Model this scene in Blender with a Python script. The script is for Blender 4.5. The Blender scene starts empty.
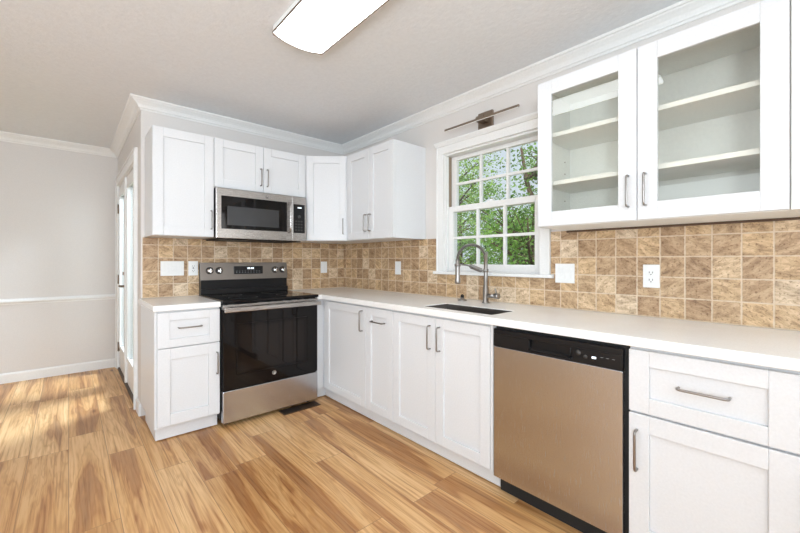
import bpy, bmesh, math, random
from mathutils import Vector, Matrix
PI = math.pi
scene = bpy.context.scene
COL = scene.collection
random.seed(7)

# ------------------------------------------------------------------ camera
cam_d = bpy.data.cameras.new('camera'); cam = bpy.data.objects.new('camera', cam_d); COL.objects.link(cam)
cam.location = (-2.2818, -3.4988, 1.2087)
cam.rotation_euler = (PI/2, 0, -0.7258)
cam_d.sensor_width = 36.0; cam_d.lens = 373.28/800*36
cam_d.shift_x = 0.4/800; cam_d.shift_y = -6.05/800
cam_d.clip_start = 0.02
scene.camera = cam

# ------------------------------------------------------------------ world, sun, area lights, exposure
world = bpy.data.worlds.new('world'); scene.world = world; world.use_nodes = True
wn = world.node_tree.nodes; wl = world.node_tree.links
bg = wn['Background']; bg.inputs[0].default_value = (0.80, 0.90, 1.0, 1); bg.inputs[1].default_value = .85
def lamp(name, kind, loc, target, energy, size=None, color=(1,1,1), size_y=None, angle=None):
    d = bpy.data.lights.new(name, kind); o = bpy.data.objects.new(name, d); COL.objects.link(o)
    o.location = loc; o.rotation_euler = (Vector(target)-Vector(loc)).to_track_quat('-Z', 'Y').to_euler()
    d.energy = energy; d.color = color
    if kind == 'AREA':
        d.shape = 'RECTANGLE'; d.size = size; d.size_y = size_y or size
    if angle is not None: d.angle = angle
    return o
lamp('sun', 'SUN', (-8, -6, 12), (0, 0, 0), 6.0, color=(1, .95, .86), angle=0.02)
lamp('rear_fill_light', 'AREA', (-2.6, -5.9, 1.5), (-2.4, 0, 1.5), 52, 3.2, (.80, .905, 1), 1.9)  # added fill behind the camera; the rear wall has no window
lamp('left_fill_light', 'AREA', (-4.9, -2.6, 1.45), (0, -2.2, 1.4), 30, 2.4, (.80, .905, 1), 1.7)  # added fill from the solid left wall, no opening there
lamp('daylight_patio_door', 'AREA', (-0.35, 1.15, 2.75), (-2.35, 0.95, 0), 190, .6, (.72, .86, 1), .5)
lamp('ceiling_fill_light', 'AREA', (-3.3, -4.3, 1.5), (-3.0, -2.6, 2.457), 74, .9, (.78, .89, 1), .9)  # invented fill lamp aimed up to brighten the ceiling
lamp('daylight_side_window', 'AREA', (-0.18, -4.65, 1.5), (-3, -4.5, 1.0), 10, .8, (1, 1, 1), 1.1)
scene.view_settings.view_transform = 'Standard'
scene.view_settings.look = 'None'
scene.view_settings.gamma = 1.0
scene.view_settings.use_curve_mapping = False
scene.view_settings.exposure = 0.1

# ------------------------------------------------------------------ materials
def newmat(name):
    m = bpy.data.materials.new(name); m.use_nodes = True
    nt = m.node_tree; b = nt.nodes['Principled BSDF']
    return m, nt, b
def N(nt, t, **kw):
    n = nt.nodes.new(t)
    for k, v in kw.items(): setattr(n, k, v)
    return n
def math_(nt, op, a, b=None, c=None):
    n = N(nt, 'ShaderNodeMath', operation=op)
    for i, v in enumerate((a, b, c)):
        if v is None: continue
        if isinstance(v, (int, float)): n.inputs[i].default_value = v
        else: nt.links.new(v, n.inputs[i])
    return n.outputs[0]
def ramp(nt, fac, stops):
    n = N(nt, 'ShaderNodeValToRGB'); nt.links.new(fac, n.inputs[0])
    e = n.color_ramp.elements
    while len(e) < len(stops): e.new(0.5)
    for i, (p, c) in enumerate(stops):
        e[i].position = p; e[i].color = (*c, 1)
    return n.outputs[0]
def mixc(nt, fac, a, b, mode='MIX'):
    n = N(nt, 'ShaderNodeMix', data_type='RGBA', blend_type=mode)
    if isinstance(fac, (int, float)): n.inputs[0].default_value = fac
    else: nt.links.new(fac, n.inputs[0])
    for i, v in ((6, a), (7, b)):
        if isinstance(v, tuple): n.inputs[i].default_value = (*v, 1) if len(v) == 3 else v
        else: nt.links.new(v, n.inputs[i])
    return n.outputs[2]
def bump(nt, b, h, strength, dist=0.001):
    n = N(nt, 'ShaderNodeBump'); n.inputs['Strength'].default_value = strength; n.inputs['Distance'].default_value = dist
    nt.links.new(h, n.inputs['Height']); nt.links.new(n.outputs[0], b.inputs['Normal'])
def srgb(r, g, b):
    f = lambda c: (c/255/12.92 if c/255 <= .04045 else ((c/255+.055)/1.055)**2.4)
    return (f(r), f(g), f(b))
def plain(name, col, rough=.5, metal=0, noise=None, spec=None):
    m, nt, b = newmat(name)
    b.inputs['Base Color'].default_value = (*col, 1); b.inputs['Roughness'].default_value = rough; b.inputs['Metallic'].default_value = metal
    if spec is not None: b.inputs['Specular IOR Level'].default_value = spec
    if noise:
        sc, st, di = noise
        n = N(nt, 'ShaderNodeTexNoise'); n.inputs['Scale'].default_value = sc; n.inputs['Detail'].default_value = 5
        g = N(nt, 'ShaderNodeNewGeometry'); nt.links.new(g.outputs['Position'], n.inputs['Vector'])
        bump(nt, b, n.outputs[0], st, di)
        c = ramp(nt, n.outputs[0], [(.3, tuple(x*.97 for x in col)), (.7, tuple(min(1, x*1.02) for x in col))])
        nt.links.new(c, b.inputs['Base Color'])
    return m

M = {}
M['wall'] = plain('greige_wall_paint', srgb(220, 215, 210), .75, 0, (160, .12, .001))
M['ceiling'] = plain('ceiling_paint', srgb(233, 235, 237), .9, 0, (45, .5, .004))
M['trim'] = plain('white_trim_paint', srgb(236, 235, 232), .4, 0, (90, .03, .001))
M['cab'] = plain('white_cabinet_paint', srgb(224, 225, 226), .34, 0, (120, .03, .0006))
M['cabin'] = plain('cabinet_interior_white', srgb(244, 244, 239), .5, 0, (80, .03, .0006))
M['plastic'] = plain('white_plastic', srgb(240, 240, 238), .3, 0, (60, .02, .0004))
M['slot'] = plain('dark_slot', (.03, .03, .03), .6)
M['black'] = plain('black_plastic', (.009, .009, .010), .3, 0, (200, .05, .0004), spec=.3)
M['blackmat'] = plain('black_matte', (.012, .012, .012), .7, 0, (60, .1, .0005))
M['greymet'] = plain('dark_grey_enamel', (.05, .048, .046), .35, .3, (120, .04, .0004))
M['glassblack'] = plain('black_glass', (.006, .005, .005), .05, 0, (3, .01, .0004), spec=.28)
M['ovenglass'] = plain('oven_window_glass', (.010, .007, .006), .04, 0, (3, .01, .0004), spec=.35)
M['mwglass'] = plain('microwave_window_mesh', (.045, .045, .047), .1, 0, (500, .1, .0004))
M['chrome'] = plain('polished_chrome', (.8, .8, .8), .1, 1, (30, .01, .0003))
M['bronze'] = plain('brushed_bronze_metal', srgb(150, 136, 122), .35, 1, (150, .05, .0004))
M['brown'] = plain('dark_wood_and_gap_shade', srgb(95, 72, 54), .6, 0, (60, .2, .001))  # fixture trim, and the strip painted as gap shade under the glass cabinet
M['jamb'] = plain('tan_jamb_liner', srgb(150, 132, 112), .6, 0, (60, .05, .001))
M['concrete'] = plain('outside_ground', srgb(120, 130, 90), .95, 0, (6, .5, .05))
M['siding'] = plain('outside_siding', srgb(170, 172, 172), .8, 0, (12, .1, .004))
M['bark'] = plain('tree_bark', srgb(84, 68, 56), .9, 0, (30, .8, .02))
M['alum'] = plain('grey_threshold_metal', srgb(90, 70, 55), .4, .5, (90, .1, .001))
M['display'] = plain('button_grey_print', srgb(150, 152, 155), .5, 0, (50, .01, .0002))

def emis(name, col, s):
    m, nt, b = newmat(name)
    n = N(nt, 'ShaderNodeTexNoise'); n.inputs['Scale'].default_value = 2
    b.inputs['Base Color'].default_value = (*col, 1); b.inputs['Emission Color'].default_value = (*col, 1); b.inputs['Emission Strength'].default_value = s
    b.inputs['Roughness'].default_value = .4
    return m
M['lamp'] = emis('lit_acrylic_diffuser', (.93, .97, 1), 6)
M['led'] = emis('display_digits', (.8, .9, 1), 1.6)
M['barled'] = plain('frosted_light_bar_lens', (.85, .85, .83), .3, 0, (30, .02, .0003))

def steel(name, col, axis, rough=.27):
    m, nt, b = newmat(name)
    g = N(nt, 'ShaderNodeNewGeometry'); mp = N(nt, 'ShaderNodeMapping'); nt.links.new(g.outputs['Position'], mp.inputs[0])
    s = [14, 14, 14]
    for a in axis: s[a] = 900
    mp.inputs['Scale'].default_value = s
    n = N(nt, 'ShaderNodeTexNoise'); n.inputs['Scale'].default_value = 1; n.inputs['Detail'].default_value = 2
    nt.links.new(mp.outputs[0], n.inputs['Vector'])
    b.inputs['Metallic'].default_value = 1
    c = ramp(nt, n.outputs[0], [(.3, tuple(x*.94 for x in col)), (.7, col)]); nt.links.new(c, b.inputs['Base Color'])
    r = math_(nt, 'MULTIPLY_ADD', n.outputs[0], .12, rough-.06); nt.links.new(r, b.inputs['Roughness'])
    bump(nt, b, n.outputs[0], .05, .0003)
    return m
M['steel'] = steel('brushed_stainless_horizontal', (.50, .475, .455), (2,), .27)
M['steelv'] = steel('brushed_stainless_vertical', (.57, .575, .59), (0, 1), .25)
M['steeld'] = steel('dark_brushed_stainless', (.27, .245, .225), (2,), .3)
M['nickel'] = steel('brushed_nickel', (.34, .32, .30), (2,), .3)
M['sink'] = steel('sink_stainless', (.26, .24, .225), (1,), .38)

def glassmat(name, tint, mixf=.045):
    m = bpy.data.materials.new(name); m.use_nodes = True; nt = m.node_tree; nt.nodes.clear()
    o = N(nt, 'ShaderNodeOutputMaterial'); t = N(nt, 'ShaderNodeBsdfTransparent'); t.inputs[0].default_value = (*tint, 1)
    gl = N(nt, 'ShaderNodeBsdfGlossy'); gl.inputs['Roughness'].default_value = .01
    lw = N(nt, 'ShaderNodeLayerWeight'); lw.inputs['Blend'].default_value = .5
    fr = math_(nt, 'MULTIPLY_ADD', math_(nt, 'POWER', lw.outputs['Facing'], 5), .9, mixf)
    nz = N(nt, 'ShaderNodeTexNoise'); nz.inputs['Scale'].default_value = 4
    bp = N(nt, 'ShaderNodeBump'); bp.inputs['Strength'].default_value = .02; bp.inputs['Distance'].default_value = .001
    nt.links.new(nz.outputs[0], bp.inputs['Height']); nt.links.new(bp.outputs[0], gl.inputs['Normal'])
    mx = N(nt, 'ShaderNodeMixShader'); nt.links.new(fr, mx.inputs[0])
    nt.links.new(t.outputs[0], mx.inputs[1]); nt.links.new(gl.outputs[0], mx.inputs[2]); nt.links.new(mx.outputs[0], o.inputs[0])
    return m
M['glass'] = glassmat('window_glass', (.97, .98, .98))
M['cabglass'] = glassmat('cabinet_door_glass', (.975, .975, .955))

# white quartz worktop
m, nt, b = newmat('white_quartz'); M['quartz'] = m
g = N(nt, 'ShaderNodeNewGeometry')
n1 = N(nt, 'ShaderNodeTexNoise'); n1.inputs['Scale'].default_value = 260; n1.inputs['Detail'].default_value = 3; nt.links.new(g.outputs['Position'], n1.inputs['Vector'])
n2 = N(nt, 'ShaderNodeTexNoise'); n2.inputs['Scale'].default_value = 5; n2.inputs['Detail'].default_value = 5; nt.links.new(g.outputs['Position'], n2.inputs['Vector'])
c1 = ramp(nt, n1.outputs[0], [(.3, srgb(236, 234, 231)), (.5, srgb(246, 245, 243))])
c2 = ramp(nt, n2.outputs[0], [(.4, (.97, .97, .965)), (.6, (1, 1, 1))])
nt.links.new(mixc(nt, 1.0, c1, c2, 'MULTIPLY'), b.inputs['Base Color']); b.inputs['Roughness'].default_value = .22; b.inputs['Specular IOR Level'].default_value = .35

# travertine tile; U = world coordinate along the wall
def tilemat(name, comp, u0):
    P = .1035; z0 = .9175
    m, nt, b = newmat(name)
    g = N(nt, 'ShaderNodeNewGeometry'); sx = N(nt, 'ShaderNodeSeparateXYZ'); nt.links.new(g.outputs['Position'], sx.inputs[0])
    u = math_(nt, 'DIVIDE', math_(nt, 'SUBTRACT', sx.outputs[comp], u0), P)
    v = math_(nt, 'DIVIDE', math_(nt, 'SUBTRACT', sx.outputs[2], z0), P)
    # tumbled edges wobble
    nz = N(nt, 'ShaderNodeTexNoise'); nz.inputs['Scale'].default_value = 60; nt.links.new(g.outputs['Position'], nz.inputs['Vector'])
    wob = math_(nt, 'MULTIPLY_ADD', nz.outputs[0], .05, -.025)
    iu, iv = math_(nt, 'FLOOR', u), math_(nt, 'FLOOR', v)
    fu, fv = math_(nt, 'FRACT', u), math_(nt, 'FRACT', v)
    du = math_(nt, 'SUBTRACT', .5, math_(nt, 'ABSOLUTE', math_(nt, 'SUBTRACT', fu, .5)))
    dv = math_(nt, 'SUBTRACT', .5, math_(nt, 'ABSOLUTE', math_(nt, 'SUBTRACT', fv, .5)))
    d = math_(nt, 'ADD', math_(nt, 'MINIMUM', du, dv), wob)
    mask = N(nt, 'ShaderNodeMapRange'); nt.links.new(d, mask.inputs[0]); mask.inputs[1].default_value = .008; mask.inputs[2].default_value = .042
    cid = N(nt, 'ShaderNodeCombineXYZ'); nt.links.new(iu, cid.inputs[0]); nt.links.new(iv, cid.inputs[1])
    wnz = N(nt, 'ShaderNodeTexWhiteNoise', noise_dimensions='3D'); nt.links.new(cid.outputs[0], wnz.inputs['Vector'])
    wv = wnz.outputs['Value']; wc = wnz.outputs['Color']
    # vein coordinates: offset per tile, stretched horizontally
    add = N(nt, 'ShaderNodeVectorMath', operation='MULTIPLY_ADD'); nt.links.new(wc, add.inputs[0]); add.inputs[1].default_value = (9, 9, 9); nt.links.new(g.outputs['Position'], add.inputs[2])
    rot = N(nt, 'ShaderNodeVectorRotate', rotation_type='X_AXIS' if comp == 1 else 'Y_AXIS'); nt.links.new(add.outputs[0], rot.inputs['Vector'])
    nt.links.new(math_(nt, 'MULTIPLY_ADD', wv, 1.6, -.8), rot.inputs['Angle'])
    mp = N(nt, 'ShaderNodeMapping'); nt.links.new(rot.outputs[0], mp.inputs[0]); mp.inputs['Scale'].default_value = (10, 10, 26)
    n1 = N(nt, 'ShaderNodeTexNoise'); n1.inputs['Scale'].default_value = 1.5; n1.inputs['Detail'].default_value = 8; n1.inputs['Roughness'].default_value = .76; n1.inputs['Distortion'].default_value = .35
    nt.links.new(mp.outputs[0], n1.inputs['Vector'])
    sc = N(nt, 'ShaderNodeSeparateColor'); nt.links.new(wc, sc.inputs[0])
    base = ramp(nt, sc.outputs[1], [(0, srgb(190, 162, 132)), (.25, srgb(202, 174, 142)), (.5, srgb(212, 186, 154)), (.75, srgb(226, 198, 160)), (1, srgb(238, 222, 200))])
    vein = ramp(nt, n1.outputs[0], [(.31, srgb(140, 120, 103)), (.42, srgb(196, 181, 163)), (.52, srgb(232, 222, 208)), (.62, srgb(255, 252, 246))])
    tc = mixc(nt, .9, base, vein, 'MULTIPLY')
    # pits and dark specks
    n2 = N(nt, 'ShaderNodeTexNoise'); n2.inputs['Scale'].default_value = 95; n2.inputs['Detail'].default_value = 3; nt.links.new(g.outputs['Position'], n2.inputs['Vector'])
    pit = ramp(nt, n2.outputs[0], [(.32, (.45, .36, .28)), (.43, (1, 1, 1))])
    tc = mixc(nt, .8, tc, pit, 'MULTIPLY')
    col = mixc(nt, mask.outputs[0], srgb(218, 198, 172), tc)
    nt.links.new(col, b.inputs['Base Color']); b.inputs['Roughness'].default_value = .5
    h = math_(nt, 'ADD', mask.outputs[0], math_(nt, 'MULTIPLY', n1.outputs[0], .25))
    bump(nt, b, h, .6, .002)
    return m
M['tileR'] = tilemat('travertine_tile_side', 1, -2.953)
M['tileB'] = tilemat('travertine_tile_back', 0, -1.748)

# vinyl plank floor, planks run along world y
m, nt, b = newmat('oak_plank_floor'); M['floor'] = m
g = N(nt, 'ShaderNodeNewGeometry'); sx = N(nt, 'ShaderNodeSeparateXYZ'); nt.links.new(g.outputs['Position'], sx.inputs[0])
u = math_(nt, 'DIVIDE', math_(nt, 'ADD', sx.outputs[0], 2.465), .184)
iu = math_(nt, 'FLOOR', u); fu = math_(nt, 'FRACT', u)
w1 = N(nt, 'ShaderNodeTexWhiteNoise', noise_dimensions='1D'); nt.links.new(iu, w1.inputs['W'])
v = math_(nt, 'ADD', math_(nt, 'DIVIDE', sx.outputs[1], 1.22), math_(nt, 'MULTIPLY', w1.outputs['Value'], 7.3))
iv = math_(nt, 'FLOOR', v); fv = math_(nt, 'FRACT', v)
cid = N(nt, 'ShaderNodeCombineXYZ'); nt.links.new(iu, cid.inputs[0]); nt.links.new(iv, cid.inputs[1])
w2 = N(nt, 'ShaderNodeTexWhiteNoise', noise_dimensions='3D'); nt.links.new(cid.outputs[0], w2.inputs['Vector'])
add = N(nt, 'ShaderNodeVectorMath', operation='MULTIPLY_ADD'); nt.links.new(w2.outputs['Color'], add.inputs[0]); add.inputs[1].default_value = (13, 13, 0); nt.links.new(g.outputs['Position'], add.inputs[2])
mpA = N(nt, 'ShaderNodeMapping'); nt.links.new(add.outputs[0], mpA.inputs[0]); mpA.inputs['Scale'].default_value = (8.5, .6, 1)
nA = N(nt, 'ShaderNodeTexNoise'); nA.inputs['Scale'].default_value = 1; nA.inputs['Detail'].default_value = 4; nA.inputs['Roughness'].default_value = .55; nA.inputs['Distortion'].default_value = .5
nt.links.new(mpA.outputs[0], nA.inputs['Vector'])
# growth-ring contours out of the broad noise
ring = math_(nt, 'SINE', math_(nt, 'MULTIPLY', nA.outputs[0], 58))
ring = math_(nt, 'MULTIPLY_ADD', ring, .5, .5)
mpB = N(nt, 'ShaderNodeMapping'); nt.links.new(add.outputs[0], mpB.inputs[0]); mpB.inputs['Scale'].default_value = (75, 1.6, 1)
nB = N(nt, 'ShaderNodeTexNoise'); nB.inputs['Scale'].default_value = 1; nB.inputs['Detail'].default_value = 5; nB.inputs['Roughness'].default_value = .65
nt.links.new(mpB.outputs[0], nB.inputs['Vector'])
sc = N(nt, 'ShaderNodeSeparateColor'); nt.links.new(w2.outputs['Color'], sc.inputs[0])
base = ramp(nt, sc.outputs[0], [(0, srgb(208, 165, 114)), (.3, srgb(222, 180, 128)), (.7, srgb(230, 190, 138)), (1, srgb(238, 203, 154))])
streak = ramp(nt, nA.outputs[0], [(.32, srgb(150, 108, 74)), (.41, srgb(196, 160, 124)), (.48, srgb(240, 226, 206)), (.6, srgb(255, 252, 248))])
rings = ramp(nt, ring, [(0, srgb(204, 180, 152)), (.22, srgb(240, 230, 215)), (.6, (1, 1, 1))])
fine = ramp(nt, nB.outputs[0], [(.32, srgb(186, 160, 134)), (.44, srgb(238, 226, 210)), (.54, (1, 1, 1))])
c = mixc(nt, .72, base, streak, 'MULTIPLY')
c = mixc(nt, .42, c, rings, 'MULTIPLY'); c = mixc(nt, .85, c, fine, 'MULTIPLY')
# knots
mpK = N(nt, 'ShaderNodeMapping'); nt.links.new(add.outputs[0], mpK.inputs[0]); mpK.inputs['Scale'].default_value = (4.2, 1.7, 1)
vo = N(nt, 'ShaderNodeTexVoronoi'); vo.inputs['Scale'].default_value = 1; nt.links.new(mpK.outputs[0], vo.inputs['Vector'])
kn = ramp(nt, vo.outputs['Distance'], [(.02, srgb(96, 62, 40)), (.06, srgb(205, 176, 144)), (.12, (1, 1, 1))])
c = mixc(nt, .8, c, kn, 'MULTIPLY')
du = math_(nt, 'MULTIPLY', math_(nt, 'SUBTRACT', .5, math_(nt, 'ABSOLUTE', math_(nt, 'SUBTRACT', fu, .5))), .184)
dv = math_(nt, 'MULTIPLY', math_(nt, 'SUBTRACT', .5, math_(nt, 'ABSOLUTE', math_(nt, 'SUBTRACT', fv, .5))), 1.22)
d = math_(nt, 'MINIMUM', du, dv)
sm = N(nt, 'ShaderNodeMapRange'); nt.links.new(d, sm.inputs[0]); sm.inputs[1].default_value = .0004; sm.inputs[2].default_value = .0022
c = mixc(nt, sm.outputs[0], srgb(150, 108, 70), c)
nt.links.new(c, b.inputs['Base Color'])
r = math_(nt, 'MULTIPLY_ADD', nB.outputs[0], -.12, .42); nt.links.new(r, b.inputs['Roughness'])
h = math_(nt, 'ADD', sm.outputs[0], math_(nt, 'MULTIPLY', nB.outputs[0], .35)); bump(nt, b, h, .35, .001)

# leaves
def leafmat(name, a, bb):
    m, nt, b = newmat(name)
    g = N(nt, 'ShaderNodeNewGeometry'); n = N(nt, 'ShaderNodeTexNoise'); n.inputs['Scale'].default_value = 2.2; n.inputs['Detail'].default_value = 6; nt.links.new(g.outputs['Position'], n.inputs['Vector'])
    c = ramp(nt, n.outputs[0], [(.3, a), (.7, bb)]); nt.links.new(c, b.inputs['Base Color']); b.inputs['Roughness'].default_value = .5
    tr = N(nt, 'ShaderNodeBsdfTranslucent'); nt.links.new(c, tr.inputs[0]); mx = N(nt, 'ShaderNodeMixShader'); mx.inputs[0].default_value = .4
    out = nt.nodes['Material Output']; nt.links.new(b.outputs[0], mx.inputs[1]); nt.links.new(tr.outputs[0], mx.inputs[2]); nt.links.new(mx.outputs[0], out.inputs[0])
    return m
M['leafA'] = leafmat('light_green_leaves', srgb(104, 146, 62), srgb(176, 208, 112))
M['leafB'] = leafmat('mid_green_leaves', srgb(66, 112, 44), srgb(140, 184, 84))

# ------------------------------------------------------------------ mesh helpers
class MB:
    def __init__(s): s.bm = bmesh.new(); s.mats = []; s.cur = 0
    def mat(s, m):
        if m not in s.mats: s.mats.append(m)
        s.cur = s.mats.index(m); return s
    def face(s, vs, smooth=False):
        try: f = s.bm.faces.new(vs)
        except ValueError: return
        f.material_index = s.cur; f.smooth = smooth; return f
    def box(s, x0, x1, y0, y1, z0, z1):
        if x0 > x1: x0, x1 = x1, x0
        if y0 > y1: y0, y1 = y1, y0
        if z0 > z1: z0, z1 = z1, z0
        v = [s.bm.verts.new((x, y, z)) for x in (x0, x1) for y in (y0, y1) for z in (z0, z1)]
        for f in ((0,1,3,2), (4,6,7,5), (0,4,5,1), (2,3,7,6), (0,2,6,4), (1,5,7,3)): s.face([v[i] for i in f])
        return s
    def prism(s, pts, z0, z1, axis='z'):
        """extrude polygon; axis z: pts are (x,y); x: pts (y,z); y: pts (x,z)"""
        def P(a, b, c):
            return {'z': (a, b, c), 'x': (c, a, b), 'y': (a, c, b)}[axis]
        A = [s.bm.verts.new(P(a, b, z0)) for a, b in pts]; B = [s.bm.verts.new(P(a, b, z1)) for a, b in pts]
        n = len(pts); s.face(A[::-1]); s.face(B)
        for i in range(n): s.face([A[i], A[(i+1) % n], B[(i+1) % n], B[i]])
        return s
    def tube(s, pts, r, seg=12, closed=False, cap=True):
        pts = [Vector(p) for p in pts]; rings = []; n = len(pts)
        up = None
        for i, p in enumerate(pts):
            if closed: t = (pts[(i+1) % n]-pts[i-1])
            else: t = pts[min(i+1, n-1)]-pts[max(i-1, 0)]
            t.normalize()
            if up is None:
                up = Vector((0, 0, 1)) if abs(t.z) < .9 else Vector((1, 0, 0))
                up = (up-t*up.dot(t)).normalized()
            else: up = (up-t*up.dot(t)).normalized()
            sd = t.cross(up); rr = r[i] if isinstance(r, (list, tuple)) else r
            rings.append([s.bm.verts.new(p+(up*math.cos(a)+sd*math.sin(a))*rr) for a in [2*PI*k/seg for k in range(seg)]])
        for i in range(n if closed else n-1):
            A, B = rings[i], rings[(i+1) % n]
            for k in range(seg): s.face([A[k], A[(k+1) % seg], B[(k+1) % seg], B[k]], True)
        if cap and not closed: s.face(rings[0][::-1]); s.face(rings[-1])
        return s
    def cyl(s, p0, p1, r, seg=24): return s.tube([p0, p1], r, seg)
    def lathe(s, prof, c=(0, 0, 0), axis='z', seg=28):
        """prof: (r, h) list"""
        rings = []
        for r, h in prof:
            ring = []
            for k in range(seg):
                a = 2*PI*k/seg; x, y = r*math.cos(a), r*math.sin(a)
                q = {'z': (x, y, h), 'y': (x, h, y), 'x': (h, x, y)}[axis]
                ring.append(s.bm.verts.new((c[0]+q[0], c[1]+q[1], c[2]+q[2])))
            rings.append(ring)
        for A, B in zip(rings, rings[1:]):
            for k in range(seg): s.face([A[k], A[(k+1) % seg], B[(k+1) % seg], B[k]], True)
        s.face(rings[0][::-1]); s.face(rings[-1])
        return s
    def build(s, name, mat=None, parent=None, bevel=0, recalc=True):
        if recalc: bmesh.ops.recalc_face_normals(s.bm, faces=s.bm.faces)
        me = bpy.data.meshes.new(name); s.bm.to_mesh(me); s.bm.free()
        for mm in ([mat] if mat else s.mats): me.materials.append(mm)
        o = bpy.data.objects.new(name, me); COL.objects.link(o)
        if parent is not None: o.parent = parent
        if bevel:
            mo = o.modifiers.new('bevel', 'BEVEL'); mo.width = bevel; mo.segments = 2; mo.limit_method = 'ANGLE'; mo.angle_limit = math.radians(40)
        return o
def box(name, mat, parent, *b, bevel=0): return MB().box(*b).build(name, mat, parent, bevel)
def thing(name, label, cat, loc=(0, 0, 0), rz=0, group=None):
    o = bpy.data.objects.new(name, None); COL.objects.link(o); o.empty_display_size = .1
    o.location = loc; o.rotation_euler = (0, 0, rz); o['label'] = label; o['category'] = cat
    if group: o['group'] = group
    return o
def tag(o, label, cat, group=None, kind=None):
    o['label'] = label; o['category'] = cat
    if group: o['group'] = group
    if kind: o['kind'] = kind
    return o
def struct(o, label=None, cat=None):
    o['kind'] = 'structure'
    if label: o['label'] = label
    if cat: o['category'] = cat
    return o
def sempty(name, label, cat, loc=(0, 0, 0), rz=0):
    o = thing(name, label, cat, loc, rz); o['kind'] = 'structure'; return o

# ------------------------------------------------------------------ setting
ZC = 2.457; XO = -1.861; YF = 1.828; XL = -5.0; YR = -6.0
Lpoly = [(XL-.12, YR-.12), (.15, YR-.12), (.15, .12), (XO+.12, .12), (XO+.12, YF+.12), (XL-.12, YF+.12)]
struct(MB().prism(Lpoly, -.12, 0).build('floor', M['floor']), 'honey oak plank floor', 'floor')
struct(MB().prism(Lpoly, ZC, ZC+.12).build('ceiling', M['ceiling']), 'white textured ceiling', 'ceiling')
# right wall with two window openings
W0, W1, WZ0, WZ1 = -1.475, -2.305, 1.12, 2.065
V0, V1, VZ0, VZ1 = -4.15, -5.15, .6, 2.25
mb = MB()
mb.box(0, .15, W0, .12, 0, ZC).box(0, .15, W1, W0, 0, WZ0).box(0, .15, W1, W0, WZ1, ZC)
mb.box(0, .15, V0, W1, 0, ZC).box(0, .15, V1, V0, 0, VZ0).box(0, .15, V1, V0, VZ1, ZC).box(0, .15, YR, V1, 0, ZC)
struct(mb.build('wall_right', M['wall']), 'greige wall with the kitchen window', 'wall')
struct(box('wall_back', M['wall'], None, XO, 0, 0, .12, 0, ZC), 'greige wall behind the range', 'wall')
DY0, DY1, DZ = .27, 1.70, 2.045
mb = MB().box(XO, XO+.12, .12, DY0, 0, ZC).box(XO, XO+.12, DY0, DY1, DZ, ZC).box(XO, XO+.12, DY1, YF, 0, ZC)
struct(mb.build('wall_nook', M['wall']), 'short greige wall holding the patio doors', 'wall')
struct(box('wall_far', M['wall'], None, XL, XO+.12, YF, YF+.12, 0, ZC), 'far greige wall with chair rail', 'wall')
struct(box('wall_left', M['wall'], None, XL-.12, XL, YR, YF+.12, 0, ZC), 'left greige wall', 'wall')
struct(box('wall_rear', M['wall'], None, XL, .15, YR-.12, YR, 0, ZC), 'rear greige wall', 'wall')

# crown moulding: profile (out from wall, z), swept along a path with mitred corners
def sweep(path, prof, name, mat, label):
    """path: 2D points; room side is to the LEFT of travel"""
    mb = MB(); n = len(path); P = [Vector(p) for p in path]; rings = []
    for i in range(n):
        if i == 0: d = (P[1]-P[0]).normalized(); nn = Vector((-d.y, d.x)); k = 1
        elif i == n-1: d = (P[-1]-P[-2]).normalized(); nn = Vector((-d.y, d.x)); k = 1
        else:
            a = (P[i]-P[i-1]).normalized(); c = (P[i+1]-P[i]).normalized()
            na, nc = Vector((-a.y, a.x)), Vector((-c.y, c.x)); nn = (na+nc).normalized(); k = 1/max(.2, nn.dot(na))
        rings.append([mb.bm.verts.new((P[i].x+nn.x*o*k, P[i].y+nn.y*o*k, z)) for o, z in prof])
    m_ = len(prof)
    for A, B in zip(rings, rings[1:]):
        for k in range(m_): mb.face([A[k], A[(k+1) % m_], B[(k+1) % m_], B[k]])
    mb.face(rings[0]); mb.face(rings[-1][::-1])
    return struct(mb.build(name, mat), label, 'trim')
crown = [(0, -.075), (.006, -.075), (.010, -.066), (.018, -.062), (.022, -.052), (.030, -.040), (.044, -.028), (.056, -.020), (.060, -.014), (.068, -.012), (.072, -.006), (.072, 0), (0, 0)]
crown = [(a*1.05, ZC+b*1.05) for a, b in crown]
sweep([(0, YR), (0, 0), (XO, 0), (XO, YF), (XL, YF), (XL, YR)][::1], crown, 'trim_1', M['trim'], 'white stepped crown moulding around the ceiling')
base = [(0, 0), (.014, 0), (.014, .082), (.010, .092), (.006, .098), (0, .098)]
sweep([(XO, YF), (XL, YF), (XL, YR), (0, YR)], base, 'baseboard_far', M['trim'], 'white baseboard under the far wall')
sweep([(XO, .002), (XO, .178)], base, 'baseboard_nook', M['trim'], 'short white baseboard beside the patio doors')
rail = [(0, -.03), (.006, -.03), (.008, -.018), (.018, -.010), (.022, 0), (.018, .010), (.010, .018), (.008, .028), (0, .028)]
sweep([(XO, YF), (XL, YF), (XL, YR)], [(a, .80+z) for a, z in rail], 'trim_2', M['trim'], 'white chair rail across the far wall')

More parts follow.
